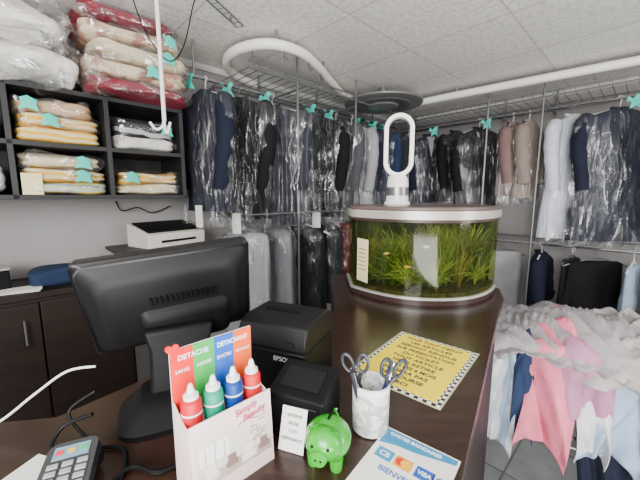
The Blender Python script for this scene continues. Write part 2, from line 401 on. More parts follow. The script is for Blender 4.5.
lowl = [(2.56, cLG, mGreyFilm, 'pale grey trousers in cloudy plastic cover'), (2.28, cSilver, mGreyFilm, 'silver grey trousers in cloudy plastic cover'),
        (2.0, cBlack, mFilm, 'black trousers in clear plastic cover'), (1.76, cChar, mFilm, 'charcoal trousers in clear plastic cover'), (1.5, M('wine_cloth', (.16, .012, .02), .85, bump=.3, bscale=14), mFilm, 'dark red trousers in clear plastic cover'), (1.24, cNavy, mFilm, 'navy trousers in clear plastic cover')]
for i, (s, mt, cv, lb) in enumerate(lowl):
    garment('trousers', PL(s, .36, 1.33), YR+(14, -8, 12, 0, 12, -5)[i], mt, lb, 'trousers', L=(.95, .8, .85, .8, .8, .8)[i], seed=60+i, cover=cv, group='trousers on the lower rail', w=1.3)
lowr = [(1.45, cLG, 'light grey trousers folded over hanger', -10), (1.76, cNavy, 'navy shirt on a low hanger', 44), (1.98, cChar, 'charcoal trousers folded over hanger', 26), (2.14, cBlack, 'black trousers folded over hanger', -4), (2.36, cPale, 'pale blue trousers folded over hanger', 34), (2.58, cChar, 'charcoal trousers folded over hanger', -6), (2.9, cNavy, 'navy trousers folded over hanger', 6)]
for i, (s, mt, lb, yw) in enumerate(lowr):
    kd = 'shirt' if i == 1 else 'trousers'
    garment(kd, PR(s, .36, 1.06), yw, mt, lb, kd, L=(.8, .55, .75, .6, .45, .75, .7)[i], seed=80+i, cover=None, lapel=False, group='clothes on the lower far rail', w=(1, .85, .8, 1.3, .8, 1, 1)[i])

# white curved conveyor tube
z = CEIL-.080
t = E('conveyor_track', (0, 0, 0), 0, 'white curved garment conveyor tube hung from the ceiling', 'rail')
pth = smoothpath([(-.52, 2.70, z), (-.63, 2.46, z), (-.61, 2.24, z), (-.49, 2.07, z), (-.30, 2.00, z), (-.13, 2.10, z), (-.02, 2.32, z), (.075, 2.60, z), (.22, 2.98, z), (.48, 3.24, z), (.80, 3.28, z), (1.2, 2.96, z), (1.75, 2.50, z), (2.4, 1.98, z), (2.8, 1.66, z)], 8)
MB().tube(pth, .030, 14).obj('rail_tube', mWhiteM, t)
for k in (10, 34, 52, 70, 88, 104):
    p = pth[k]; MB().tube([(p.x, p.y, z+.02), (p.x, p.y, CEIL)], .008).obj('hanger_rod', mGreyM, t)
for k in (20, 28, 36, 44, 50, 58, 90, 98, 106):
    p = pth[k]; MB().tube(smoothpath([(p.x, p.y, z-.025), (p.x, p.y, z-.06), (p.x+.012, p.y, z-.075), (p.x+.02, p.y, z-.06)], 4), .003).obj('hook', mDarkM, t)
t = E('cable_ladder', (0, 0, 0), 0, 'thin dark metal ladder track along the ceiling', 'rail')
m = MB(); a = Vector((-.64, 1.35, 2.42)); b = Vector((-.46, 1.92, 2.42)); side = Vector((.04, -.012, 0))
m.tube([a, b], .004); m.tube([a+side, b+side], .004)
for i in range(14):
    q = a.lerp(b, i/13); m.tube([q, q+side], .002, 6)
m.obj('ladder', mWire, t)
for q in (.2, .9):
    p = a.lerp(b, q); MB().tube([(p.x, p.y, 2.42), (p.x, p.y, CEIL)], .004).obj('drop_rod', mWire, t)

t = E('hanging_hook_bar', (-.70, 1.50, CEIL), 0, 'white metal tube hanging from ceiling with hook end', 'hook')
MB().tube([(0, 0, 0), (0, 0, -.62)], .009, 12).obj('tube', mWhiteM, t)
MB().tube(smoothpath([(.0, 0, -.60), (-.005, -.01, -.645), (-.03, -.02, -.66), (-.055, -.02, -.63)], 5), .006).obj('hook', mWhiteM, t)
MB().tube(smoothpath([(.0, 0, -.60), (.005, -.01, -.655), (.02, -.02, -.675), (.035, -.02, -.63)], 5), .006).obj('hook', mWhiteM, t)
t = E('electric_cable', (0, 0, 0), 0, 'thin black electric cables looping from the ceiling', 'cable')
MB().tube(smoothpath([(-.82, 1.5, CEIL), (-.80, 1.52, 2.30), (-.76, 1.56, 2.18), (-.70, 1.60, 2.12), (-.64, 1.62, 2.2), (-.60, 1.66, 2.40), (-.59, 1.7, CEIL)]), .0028).obj('cable', mBlack, t)

# ------------------------------------------------------------------ shelf unit (left wall)
sh = E('shelf_unit', K, YL, 'black wall shelf unit with open cubbies of folded linen', 'shelf')
S = (3.0, 3.385, 3.77, 4.155)
for s in S: MB().box((-s, -.19, 1.745), (.022, .38, .53)).obj('divider', mShelf, sh, bevel=.001)
for zz in (1.49, 1.74, 2.0): MB().box((-(S[0]+S[-1])/2, -.19, zz), (S[-1]-S[0]+.022, .38, .022)).obj('shelf_board', mShelf, sh, bevel=.001)
MB().box((-(S[0]+S[-1])/2, -.006, 1.745), (S[-1]-S[0], .01, .5)).obj('back_panel', mShelfBack, sh)

def folded(loc, yaw, d, mat, label, seed, layers=3, tag=0, wrap=True, amp=.008, name='folded_linen', cat='folded linen', group='folded linen on the shelves', e1=.45):
    g = E(name, loc, yaw, label, cat, group)
    MB().puffy(d, seed, amp, layers, e1=e1).obj('cloth_body', mat, g, smooth=80)
    if wrap:
        MB().puffy((d[0]*1.03, d[1]*1.03, d[2]*1.03), seed+.5, amp*1.6, 0, freq=16).obj('plastic_wrap', mFilm2, g, smooth=80)
    if tag:
        MB().add([(-.03, 0, 0), (.0, -.006, .012), (.035, 0, -.004), (.03, -.008, -.03), (.038, -.01, -.055), (-.005, -.012, -.045), (-.035, -.004, -.05), (-.022, -.01, -.02)],
                 [(0, 1, 7), (1, 2, 3, 7), (3, 4, 5), (3, 5, 7), (5, 6, 7)]).obj('paper_tag', mTeal, g, (tag if abs(tag) < 1 else 0, -d[1]/2*1.06-.010, d[2]*.8), smooth=0, label='teal paper tag')
    return g
yel = stripes('yellow_linen', [(.78, .44, .03), (.74, .62, .34), (.72, .38, .03), (.70, .58, .34)], 'Z', 16)
crm = M('cream_linen', (.66, .56, .38), .85, bump=.4, bscale=12)
wht = M('white_linen', (.72, .70, .67), .85, bump=.8, bscale=18)
tan = M('tan_linen', (.48, .32, .18), .85, bump=.4, bscale=12)
bur = M('burgundy_linen', (.22, .010, .03), .8, bump=.5, bscale=12)
blu = stripes('teal_yellow_linen', [(.62, .60, .38), (.22, .40, .42), (.72, .50, .10), (.52, .57, .52)], 'Z', 18)
blk = stripes('black_white_linen', [(.02, .02, .025), (.02, .02, .025), (.5, .5, .5)], 'Z', 14)
pat = M('patterned_duvet', (.64, .52, .36), .85, var=.1, vscale=9, c2=(.40, .19, .13), bump=.5, bscale=10)
bz = lambda i: {0: 1.502, 1: 1.752}[i]
c1 = 3.58; c2 = 3.19; c0 = 3.96
folded(PL(c1, .21, bz(1)), YL, (.33, .30, .072), yel, 'yellow and white folded linen in plastic wrap', 1, 2, wrap=False, amp=.018)
folded(PL(c1, .21, bz(1)+.068), YL+3, (.32, .30, .068), yel, 'yellow folded tablecloth in plastic wrap', 2, 2, tag=-.05, amp=.018)
folded(PL(c1+.01, .21, bz(1)+.132), YL-4, (.31, .30, .072), tan, 'tan folded linen in plastic wrap with teal tag', 3, 2, tag=-.09, amp=.02)
folded(PL(c2, .21, bz(1)), YL, (.32, .30, .085), wht, 'white folded linen bundle in plastic wrap', 4, 2, amp=.018)
folded(PL(c2, .21, bz(1)+.080), YL+5, (.31, .29, .085), blk, 'black striped folded garment in plastic wrap', 5, 2, amp=.018, tag=.09)
folded(PL(c1, .21, bz(0)), YL, (.34, .32, .065), blu, 'green striped folded linen in plastic wrap', 6, 2, amp=.016)
folded(PL(c1, .21, bz(0)+.062), YL+2, (.33, .31, .065), yel, 'yellow striped folded linen in plastic wrap', 7, 2, tag=.06, amp=.016)
folded(PL(c1, .21, bz(0)+.122), YL-3, (.32, .30, .075), crm, 'cream folded sheet in plastic wrap', 8, 2, tag=.08, amp=.02)
folded(PL(c2, .21, bz(0)), YL, (.33, .31, .06), crm, 'cream folded linen in plastic wrap', 9, 2, amp=.016)
folded(PL(c2, .21, bz(0)+.06), YL+3, (.32, .30, .07), yel, 'cream and yellow folded tablecloth with teal tag', 10, 2, tag=-.11, amp=.018)
folded(PL(c0, .22, bz(1)), YL, (.32, .29, .15), crm, 'cream folded linen bundle', 11, 3, tag=.1)
folded(PL(c0, .22, bz(0)), YL, (.32, .29, .15), wht, 'white folded linen bundle', 12, 3)
g = E('cardboard_note', PL(3.71, .376, 1.502), YL, 'cream card note standing at the shelf edge', 'note'); MB().box((0, 0, .05), (.075, .003, .10)).obj('card', mCream, g)
zz = 2.012
for i, (mt, h, lb, dx) in enumerate([(bur, .075, 'burgundy folded blanket in plastic bag', 0), (pat, .09, 'beige patterned duvet in plastic bag', .01), (crm, .09, 'cream quilted duvet in plastic bag', -.01), (pat, .085, 'beige and brown patterned duvet in plastic bag', .015), (bur, .07, 'burgundy duvet in plastic bag', .04)]):
    folded(PL(3.22+dx, .27, zz), YL+random.uniform(-3, 3), (.50-.012*i, .46, h), mt, lb, 20+i, 2, tag=(-.12, .05, .1, .15, 0)[i] if i in (1, 2, 3) else 0, amp=.026, name='folded_duvet', cat='duvet', group='duvets on top of the shelf', e1=.5); zz += h*.99
zz = 2.012
for i, (h, lb) in enumerate([(.17, 'white knitted blanket rolled in plastic bag'), (.18, 'white fluffy duvet rolled in plastic bag')]):
    folded(PL(3.72+.02*i, .27, zz), YL, (.42, .42, h), wht, lb, 30+i, 0, amp=.05, name='rolled_duvet', cat='duvet', group='duvets on top of the shelf', e1=.8); zz += h*.96
folded(PL(4.15, .27, 2.012), YL, (.38, .38, .3), wht, 'white bundled bedding in plastic bag', 33, 0, amp=.03, name='rolled_duvet', cat='duvet', group='duvets on top of the shelf', e1=.7)

# ------------------------------------------------------------------ left wall cabinet
cb = E('storage_cabinet', K, YL, 'dark brown low cabinet along the wall', 'cabinet')
MB().box((-4.1, -.21, .51), (1.5, .39, 1.0)).obj('body', mCab, cb, bevel=.003)
MB().box((-4.1, -.22, 1.025), (1.54, .41, .03)).obj('top_board', mCab, cb, bevel=.003)
for x in (-3.55, -3.93, -4.31, -4.69):
    d = MB().box((x, -.415, .52), (.372, .018, .94)).obj('door', mCab, cb, bevel=.002)
    h = MB().tube([(x+.13, -.45, .80), (x+.13, -.45, .92)], .004).obj('handle', mGreyM, cb, label='small chrome bar handle')
    h.parent = d
zt = 1.042
folded(PL(3.66, .27, zt), YL, (.20, .16, .09), cBlue, 'dark blue folded cloth on the cabinet', 41, 2, wrap=False, group=None, name='folded_cloth', cat='cloth', amp=.015)
g = E('storage_box', PL(3.93, .24, zt), YL+10, 'black plastic box with pale lid edge', 'box')
MB().box((0, 0, .05), (.18, .16, .10)).obj('body', mBlack, g, bevel=.006); MB().box((0, 0, .107), (.185, .165, .012)).obj('lid', M('beige_lid', (.4, .38, .33), .5), g, bevel=.003)
g = E('paper_stack', PL(3.80, .35, zt), YL-8, 'loose white papers on the cabinet top', 'papers')
for i in range(4): MB().box((0, 0, .002+.003*i), (.16, .10, .0015), Matrix.Rotation(rad(i*4-6), 4, 'Z')).obj('sheet', mPaper, g)
g = E('wall_shelf', K, YL, 'small dark wall shelf holding an office machine', 'shelf')
MB().box((-3.1, -.19, 1.165), (.56, .38, .02)).obj('board', mShelf, g)
for x in (-2.92, -3.28): MB().box((x, -.1, 1.11), (.015, .2, .09)).obj('bracket', mGreyM, g)
g = E('label_printer', PL(3.06, .20, 1.1755), YL+14, 'low off-white office machine with slanted dark top', 'printer')
MB().loft([[(x, y, z_) for y, z_ in [(-.12, 0), (-.125, .085), (.12, .15), (.12, 0)]] for x in (-.20, .20)]).obj('body', M('off_white_plastic', (.72, .70, .65), .4), g, smooth=0, bevel=.008)
sl = math.atan(.065/.245)
MB().box((0, 0, 0), (.36, .19, .012)).obj('top_cover', mBlack, g, (0, .0, .122), (sl, 0, 0), bevel=.004)
MB().box((0, -.126, .04), (.24, .006, .014)).obj('paper_slot', mBlack, g)
g = E('electric_cable', (0, 0, 0), 0, 'black power cable running along the wall', 'cable')
MB().tube(smoothpath([PL(2.97, .01, 1.42), PL(3.1, .05, 1.38), PL(3.2, .10, 1.42), PL(3.28, .05, 1.40), PL(3.3, .01, 1.46)]), .004).obj('cable', mBlack, g)

# ------------------------------------------------------------------ counter
ct = E('service_counter', (0, 0, 0), 0, 'dark brown laminated shop counter with angled sides', 'counter')
poly = [(.105, .26), (.70, 1.20), (.81, 1.36), (.87, 1.5), (.87, 1.78), (.06, 1.78), (.06, 1.22), (-.34, .86), (-.54, .60), (-1.0, .53), (-1.0, .26)]
def prism(poly, z0, z1):
    n = len(poly); vs = [(x, y, z0) for x, y in poly]+[(x, y, z1) for x, y in poly]
    return MB().add(vs, [tuple(range(n))[::-1], tuple(range(n, 2*n))]+[(i, (i+1) % n, (i+1) % n+n, i+n) for i in range(n)])
prism(poly, CT-.035, CT).obj('countertop', mCounter, ct, smooth=0, bevel=.003)
cx, cy = .1, .85
ip = [(x+(cx-x)*.06, y+(cy-y)*.06) for x, y in poly]
prism(ip, 0, CT-.035).obj('base_panel', mCab, ct, smooth=0)

# ------------------------------------------------------------------ aquarium
aq = E('aquarium', (.485, 1.50, CT), 0, 'bow-fronted aquarium with pale rim and brown lid full of plants', 'aquarium')
def outline(sc=1, n=30, hw=.335):
    pts = [(hw*sc, .18*sc), (-hw*sc, .18*sc)]
    for i in range(n+1):
        x = -hw+2*hw*i/n
        q = x/hw
        pts.append((x*sc, (-.04-.20*(1-abs(q)**2.3))*sc))
    return pts
mAqB = M('aquarium_brown', (.045, .024, .022), .35, coat=.2)
prism(outline(1.01), 0, .022).obj('base_frame', mAqB, aq, smooth=40)
prism(outline(1.018), .022, .032).obj('trim_band', M('silver_trim', (.62, .62, .62), .3, .4), aq, smooth=40)
prism(outline(1.01), .340, .352).obj('rim_frame', mAqB, aq, smooth=40)
prism(outline(1.022), .352, .386).obj('rim_band', M('pale_rim', (.50, .47, .44), .32, .4), aq, smooth=40)
prism(outline(1.012), .386, .402).obj('lid', M('lid_mauve', (.11, .075, .07), .35), aq, smooth=40, bevel=.004)
o = outline(.99); MB().loft([[(x, y, .032) for x, y in o], [(x, y, .340) for x, y in o]], caps=False).obj('glass_wall', film('aquarium_glass', base=.03, streak=.0, rough=.10, scale=(1, 1, 1), haze=.0, bump=0, tcol=(.70, .76, .46)), aq, smooth=40)
mBackd = M('tank_backdrop', (.006, .012, .004), .8, vscale=14, c2=(.025, .038, .008))
MB().box((0, .165, .19), (.64, .006, .29)).obj('backdrop', mBackd, aq)
for sx in (-.315, .315): MB().box((sx, .07, .19), (.004, .17, .29)).obj('backdrop', mBackd, aq)
o = outline(.97); prism(o, .032, .050).obj('gravel', M('gravel', (.03, .025, .012), .9, vscale=60, c2=(.07, .06, .03), bump=.8, bscale=80), aq, smooth=40)
mLeafs = [M('leaf_a', (.09, .14, .02), .5, var=.5), M('leaf_b', (.16, .19, .03), .5, var=.5), M('leaf_c', (.025, .05, .010), .5, var=.5), M('leaf_d', (.30, .27, .05), .5, var=.4), M('leaf_e', (.12, .09, .02), .6, var=.4)]
def plant(x, y, h, seed, mat, broad=False):
    r = random.Random(seed); m = MB()
    for b in range(44 if not broad else 24):
        a = r.uniform(0, 2*PI); hh = h*r.uniform(.4, 1); bend = r.uniform(.02, .16); w = (.0018 if not broad else .0055)*r.uniform(.7, 1.3); f = r.uniform(6, 14)
        rings = []
        for i in range(9):
            t = i/8; px = x+math.cos(a)*bend*t**1.6+.014*math.sin(t*f+a*3)*t; py = y+math.sin(a)*bend*.6*t**1.6
            ww = w*math.sin(PI*min(1, .15+t*.85)); nx, ny = -math.sin(a), math.cos(a)
            px = max(-.305, min(.305, px)); py = max(-.03-.17*(1-abs(px/.335)**2.3), min(.155, py))
            zz = min(.33, .046+hh*t-(.06*t**3 if bend > .1 else 0))
            rings.append([(px+nx*ww, py+ny*ww, zz), (px, py, zz+.002), (px-nx*ww, py-ny*ww, zz)])
        m.loft(rings, caps=False, closed=False)
    m.obj('aquatic_plant', mat, aq, smooth=80)
rp = random.Random(5)
for k in range(72):
    x = -.295+.59*((k*0.618) % 1); q = abs(x/.335); yf = -.04-.16*(1-q**2.3)
    y = yf+(0.12-yf)*rp.random()
    h = rp.uniform(.21, .285) if y > -.08 else rp.uniform(.12, .27)
    if x > .05: h = min(.29, h*1.2)
    plant(x, y, h, 100+k, mLeafs[rp.choice([0, 0, 1, 2, 2, 2, 4])] if x < .05 else mLeafs[rp.choice([0, 1, 2, 3, 4])], rp.random() < .3)
for i, (x, y, zf, c, a) in enumerate([(-.2, -.14, .2, (.75, .45, .15), 20), (-.05, -.21, .24, (.7, .68, .6), 160), (-.12, -.18, .15, (.75, .35, .12), 0)]):
    f = E('aquarium_fish', (.485+x, 1.50+y, CT+zf), a, ('orange' if i != 1 else 'pale silver')+' small fish swimming in the planted aquarium', 'fish', 'fish in the aquarium')
    MB().sphere((0, 0, 0), (.012, .004, .006)).obj('fish_body', M('fish%d' % i, c, .3), f)
    MB().add([(.010, 0, 0), (.020, 0, .006), (.017, 0, 0), (.020, 0, -.006)], [(0, 1, 2, 3)]).obj('tail_fin', M('fin%d' % i, c, .3), f)
l = bpy.data.lights.new('aquarium_fill_light', 'AREA'); l.energy = 1.6; l.shape = 'RECTANGLE'; l.size = .55; l.size_y = .12; l.color = (1, .97, .70)  # area lamp added under the lid to brighten the tank interior
lo = bpy.data.objects.new('aquarium_fill_light', l); COL.objects.link(lo); lo.parent = aq; lo.location = (0, .0, .338)

g = E('paper_notice', (.187, 1.385, 1.215), -62, 'narrow cream paper taped to the aquarium glass', 'paper')
MB().box((0, 0, .0), (.08, .001, .19)).obj('sheet', mCream, g)
for i in range(6): MB().box((0, -.001, .05-.018*i), (.05, .0006, .003)).obj('print_line', mDGrey, g)

fn = E('bladeless_fan', (.375, 1.57, CT+.4022), -12, 'white bladeless tower fan standing on aquarium lid', 'fan')
MB().lathe([(.060, 0), (.062, .006), (.060, .012), (.054, .018), (.050, .10), (.047, .125), (.036, .145), (.022, .15)], 32).obj('base', mWhiteP, fn)
MB().lathe([(.0535, .045), (.0522, .085)], 32, caps=False).obj('air_intake', mGreyM, fn)
lp = []
hwid, hh, fz = .058, .134, .279
for i in range(48):
    a = 2*PI*i/48; xx = math.cos(a); y2 = math.sin(a)
    cz = (hh-hwid)*(1 if y2 >= 0 else -1)
    lp.append((hwid*xx, 0, fz+cz*(1 if abs(y2) > .02 else 0)+hwid*y2))
rings = []
for i, p in enumerate(lp):
    p = Vector(p); c = Vector((0, 0, max(fz-(hh-hwid), min(fz+(hh-hwid), p.z)))); nrm = (p-c).normalized()
    rings.append([p+nrm*dx+Vector((0, dy, 0)) for dx, dy in [(.010, -.028), (.013, 0), (.008, .03), (-.005, .03), (-.010, .0), (-.008, -.028)]])
rings.append(rings[0])
MB().loft(rings, caps=False).obj('air_loop', mWhiteP, fn, smooth=50)
MB().lathe([(.012, -.001), (.012, .003)], 16, mat=Matrix.Translation((0, -.0525, .03)) @ Matrix.Rotation(rad(90), 4, 'X')).obj('power_button', mGreyM, fn)

# ------------------------------------------------------------------ point-of-sale monitor seen from behind
mo = E('sales_monitor', (-.335, .62, CT), 26, 'black point-of-sale touch monitor seen from behind', 'monitor')
def sq(j): a = 2*PI*j/32; return (math.copysign(abs(math.cos(a))**.5, math.cos(a)), math.copysign(abs(math.sin(a))**.5, math.sin(a)))
SQ = [sq(j) for j in range(32)]
MB().loft([[(x*.105+.03, y*.080-.005, 0) for x, y in SQ], [(x*.107+.03, y*.082-.005, .012) for x, y in SQ], [(x*.09+.035, y*.06, .032) for x, y in SQ], [(x*.075+.04, y*.04+.01, .05) for x, y in SQ]]).obj('foot', mBlack, mo)
MB().loft([[(x+.045, y, zq) for x, y in [(-w_, -.03+o_), (w_, -.03+o_), (w_, .025+o_), (-w_, .025+o_)]] for zq, o_, w_ in [(.03, .01, .065), (.08, .02, .06), (.13, .035, .06), (.17, .045, .07)]]).obj('neck', mBlack, mo, bevel=.008)
def rr(w, h, r, y, cx=0, cz=0, n=6, tap=0):
    out = []
    for sx, sz, a0 in [(1, 1, 0), (-1, 1, 90), (-1, -1, 180), (1, -1, 270)]:
        for i in range(n):
            a = rad(a0+90*i/(n-1))
            xx = sx*(w/2-r)+r*math.cos(a); z_ = sz*(h/2-r)+r*math.sin(a)
            out.append((cx+xx*(1-tap*(.5-z_/h)), y, cz+z_))
    return out
tilt = rad(22)
T = Matrix.Translation((.04, .057, .222)) @ Matrix.Rotation(rad(-5), 4, 'Y') @ Matrix.Rotation(tilt, 4, 'X')
MB().loft([rr(.335, .235, .012, .03), rr(.34, .24, .014, .022), rr(.34, .24, .014, .006), rr(.33, .23, .02, 0)], mat=T).obj('screen_bezel', mBlackG, mo)
MB().loft([rr(.30, .20, .004, .0305), rr(.30, .20, .004, .0315)], mat=T).obj('screen', M('screen_glass', (.02, .03, .05), .1), mo)
MB().loft([rr(.325, .22, .02, .0, tap=.02), rr(.29, .19, .03, -.016, tap=.06), rr(.27, .16, .03, -.022, 0, -.01, tap=.08)], mat=T).obj('back_shell', mDGrey, mo, smooth=50)
MB().loft([rr(.19, .10, .02, -.020, .02, -.050), rr(.18, .09, .02, -.034, .02, -.055), rr(.15, .07, .02, -.040, .02, -.057)], mat=T).obj('rear_housing', mBlack, mo, smooth=50)
for i in range(14): MB().box((.02-.065+.010*i, -.024, .022), (.004, .006, .018), T).obj('vent_rib', mBlack, mo)
g = E('power_cord', (0, 0, 0), 0, 'thin white power cord looping across the counter', 'cable')
MB().tube(smoothpath([(-.45, .60, 1.16), (-.50, .59, 1.155), (-.55, .57, 1.12), (-.60, .545, 1.08), (-.66, .52, 1.056), (-.78, .50, 1.055)]), .0024).obj('cord', mWhiteP, g)
g = E('data_cable', (0, 0, 0), 0, 'black coiled cables beneath the monitor', 'cable')
MB().tube(smoothpath([(-.24, .60, 1.07), (-.22, .55, 1.070), (-.22, .50, 1.056), (-.26, .46, 1.056), (-.31, .47, 1.056), (-.33, .42, 1.056)]), .004).obj('cord', mBlack, g)
MB().tube(smoothpath([(-.42, .54, 1.10), (-.47, .53, 1.08), (-.46, .50, 1.056), (-.35, .51, 1.056), (-.30, .41, 1.056)]), .0035).obj('cord', mBlack, g)
MB().tube(smoothpath([(-.44, .58, 1.12), (-.48, .56, 1.09), (-.44, .54, 1.056), (-.38, .50, 1.056), (-.40, .47, 1.056)]), .003).obj('cord', mBlack, g)

# card terminal
g = E('card_terminal', (-.385, .430, CT), 24, 'dark grey card payment terminal with lit colour screen', 'card terminal')
g.scale = (.80, .80, .80)
Tt = Matrix.Rotation(rad(8), 4, 'X')
MB().loft([rr(.085, .16, .015, 0), rr(.09, .165, .016, -.012), rr(.085, .16, .018, -.032)], mat=Matrix.Translation((0, 0, .012)) @ Tt @ Matrix.Rotation(rad(-90), 4, 'X')).obj('body', M('terminal_grey', (.05, .052, .056), .45), g, smooth=50)
def onT(x, y, h=.0): v_ = Tt @ Vector((x, y, .032+h)); return (v_.x, v_.y, v_.z+.012)
MB().box((0, 0, 0), (.060, .030, .002)).obj('screen', M('terminal_screen', (.22, .34, .46), .2, emit=.05), g, onT(0, .052, .001), (rad(8), 0, 0))
for i, c in enumerate([(.7, .05, .05), (.9, .5, .05), (.05, .5, .15)]):
    MB().box((0, 0, 0), (.012, .010, .001)).obj('screen_icon', M('icon%d' % i, c, .3, emit=.2), g, onT(-.02+.02*i, .052, .0028), (rad(8), 0, 0))
kc = [M('kr', (.6, .05, .04), .4), M('ky', (.7, .55, .05), .4), M('kg', (.05, .45, .12), .4)]; kcol = M('key_col', (.38, .39, .41), .4)
for r_ in range(5):
    for c_ in range(3):
        MB().box((0, 0, 0), (.018, .010, .004)).obj('key', kcol if r_ < 4 else kc[c_], g, onT(-.024+.024*c_, .022-.0165*r_, .002), (rad(8), 0, 0), bevel=.001)
g = E('receipt_paper', (-.475, .445, CT+.001), -15, 'small white receipt lying on counter', 'paper'); MB().box((0, 0, .001), (.06, .10, .0015)).obj('sheet', mPaper, g)

# ------------------------------------------------------------------ stain-remover display stand
ds = E('display_stand', (-.175, .495, CT), 44, 'cardboard counter display for stain remover bottles', 'display stand')
W_ = .138
mRed = M('print_red', (.75, .01, .01), .4, var=.05); mGrn = M('print_green', (.03, .38, .07), .4, var=.05); mBlu = M('print_blue', (.012, .10, .50), .4, var=.05); mOrg = M('print_orange', (.80, .10, .012), .4, var=.05)
mPinkC = M('pale_pink_card', (.84, .66, .67), .5, var=.03)
MB().box((0, 0, .110), (W_, .003, .220)).obj('back_panel', mPaper, ds)
for i, (mt, tx) in enumerate([(mRed, 'SANG'), (mGrn, 'HERBE'), (mBlu, 'ENCRE'), (mOrg, 'ROUILLE')]):
    x = -W_/2+W_/8+i*W_/4
    MB().box((x, -.0022, .163), (W_/4, .0012, .114)).obj('colour_band', mt, ds)
    text(tx, .0085 if i < 3 else .0072, mPaper, ds, (x, -.0032, .184), (rad(90), 0, 0))
text('DETACHE', .0115, mPaper, ds, (-W_/4+.001, -.0032, .205), (rad(90), 0, 0), sx=.95, bold=.0002)
text('DETACHANT', .0115, mPaper, ds, (W_/4-.001, -.0032, .205), (rad(90), 0, 0), sx=.82, bold=.0002)
for sd in (-1, 1):
    x = sd*W_/2
    MB().add([(x, 0, 0), (x, -.055, 0), (x, -.055, .118), (x, -.03, .125), (x, 0, .14), (x-sd*.002, 0, 0), (x-sd*.002, -.055, 0), (x-sd*.002, -.055, .118), (x-sd*.002, -.03, .125), (x-sd*.002, 0, .14)],
             [(0, 1, 2, 3, 4), (9, 8, 7, 6, 5)]+[(i, (i+1) % 5, (i+1) % 5+5, i+5) for i in range(5)]).obj('side_panel', mPinkC, ds, smooth=0)
MB().box((0, -.027, .098), (W_-.004, .050, .003)).obj('tray', mPaper, ds)
lf = MB().box((0, 0, .063), (W_, .002, .126)).obj('leaflet', mPinkC, ds, (0, -.066, 0), (rad(-4), 0, 0))
mScr = M('rose_print', (.50, .08, .14), .5)
text('Simply', .015, mScr, lf, (.022, -.0022, .114), (rad(90), rad(-6), 0), bold=.0002); text('Beauty', .015, mScr, lf, (.036, -.0022, .101), (rad(90), rad(-6), 0), bold=.0002)
MB().tube([(.006+.052*t_, -.0022, .093+.003*math.sin(t_*6)) for t_ in [i/20 for i in range(21)]], .0006, 5).obj('flourish', mScr, lf)
py_ = -.0014
MB().box((.0, py_, .058), (W_-.010, .0006, .066)).obj('printed_picture', M('print_wall', (.74, .69, .66), .4), lf)
MB().box((.0, py_-.0004, .034), (W_-.010, .0006, .018)).obj('printed_picture', M('print_floor', (.46, .36, .31), .4, vscale=40, c2=(.54, .44, .38)), lf)
MB().box((-.034, py_-.0006, .072), (.046, .0006, .028)).obj('printed_picture', M('print_window', (.92, .92, .92), .4, var=.02), lf)
for wx in (-.049, -.034, -.019): MB().box((wx, py_-.0010, .072), (.0016, .0004, .028)).obj('printed_picture', M('print_bar', (.45, .40, .38), .4), lf)
MB().box((.040, py_-.0006, .070), (.030, .0006, .032)).obj('printed_picture', M('print_shelf', (.50, .38, .33), .4, vscale=110, c2=(.80, .76, .72)), lf)
def disc(pts2, mat, d=.0012):
    n = len(pts2); pts = [(x, py_-d, z_) for x, z_ in pts2]
    MB().add(pts+[(x, y+.0003, z_) for x, y, z_ in pts], [tuple(range(n)), tuple(range(n, 2*n))[::-1]]+[(i, (i+1) % n, (i+1) % n+n, i+n) for i in range(n)]).obj('printed_picture', mat, lf, smooth=0)
pd = M('print_dark', (.26, .17, .16), .4); pl_ = M('print_cream', (.88, .83, .78), .4)
def chair(x, z0, s, mt): disc([(x-.012*s, z0), (x+.012*s, z0), (x+.013*s, z0+.010*s), (x+.009*s, z0+.011*s), (x+.008*s, z0+.024*s), (x-.008*s, z0+.024*s), (x-.009*s, z0+.011*s), (x-.013*s, z0+.010*s)], mt)
chair(-.042, .032, 1.0, pl_); chair(-.008, .036, .8, pd); chair(.022, .030, 1.05, pl_); chair(.050, .034, .8, pd)
hp = [(.010*(16*math.sin(t)**3)/16, 0, .010*(13*math.cos(t)-5*math.cos(2*t)-2*math.cos(3*t)-math.cos(4*t))/16) for t in [2*PI*i/28 for i in range(28)]]
MB().add([(x, -.004, z_) for x, _, z_ in hp]+[(x, -.001, z_) for x, _, z_ in hp], [tuple(range(28)), tuple(range(28, 56))[::-1]]+[(i, (i+1) % 28, (i+1) % 28+28, i+28) for i in range(28)]).obj('heart_emblem', mRed, ds, (-W_/2+.004, 0, .222))
Rd = Matrix.Rotation(rad(44), 4, 'Z')
for i, (c, nm) in enumerate([((.58, .006, .02), 'red'), ((.0, .28, .16), 'green'), ((.005, .05, .26), 'dark blue'), ((.62, .015, .02), 'orange red')]):
    x = -W_/2+W_/8+i*W_/4
    p = Vector((-.175, .495, CT+.0997)) + Rd @ Vector((x, -.030, 0))
    b = E('stain_remover_bottle', p, 44, 'small %s stain remover bottle with white nozzle cap' % nm, 'bottle', 'stain remover bottles in the display')
    MB().lathe([(.0130, 0), (.0152, .002), (.0152, .044), (.0145, .049), (.0105, .053)], 24).obj('bottle_body', M('bottle%d' % i, c, .4, var=.05, spec=.3), b)
    MB().lathe([(.0154, .030), (.0154, .033)], 24, caps=False).obj('label_band', mPaper, b)
    MB().lathe([(.0110, .053), (.0110, .058), (.0062, .062), (.0038, .072), (.0026, .075)], 20).obj('cap', mWhiteP, b)

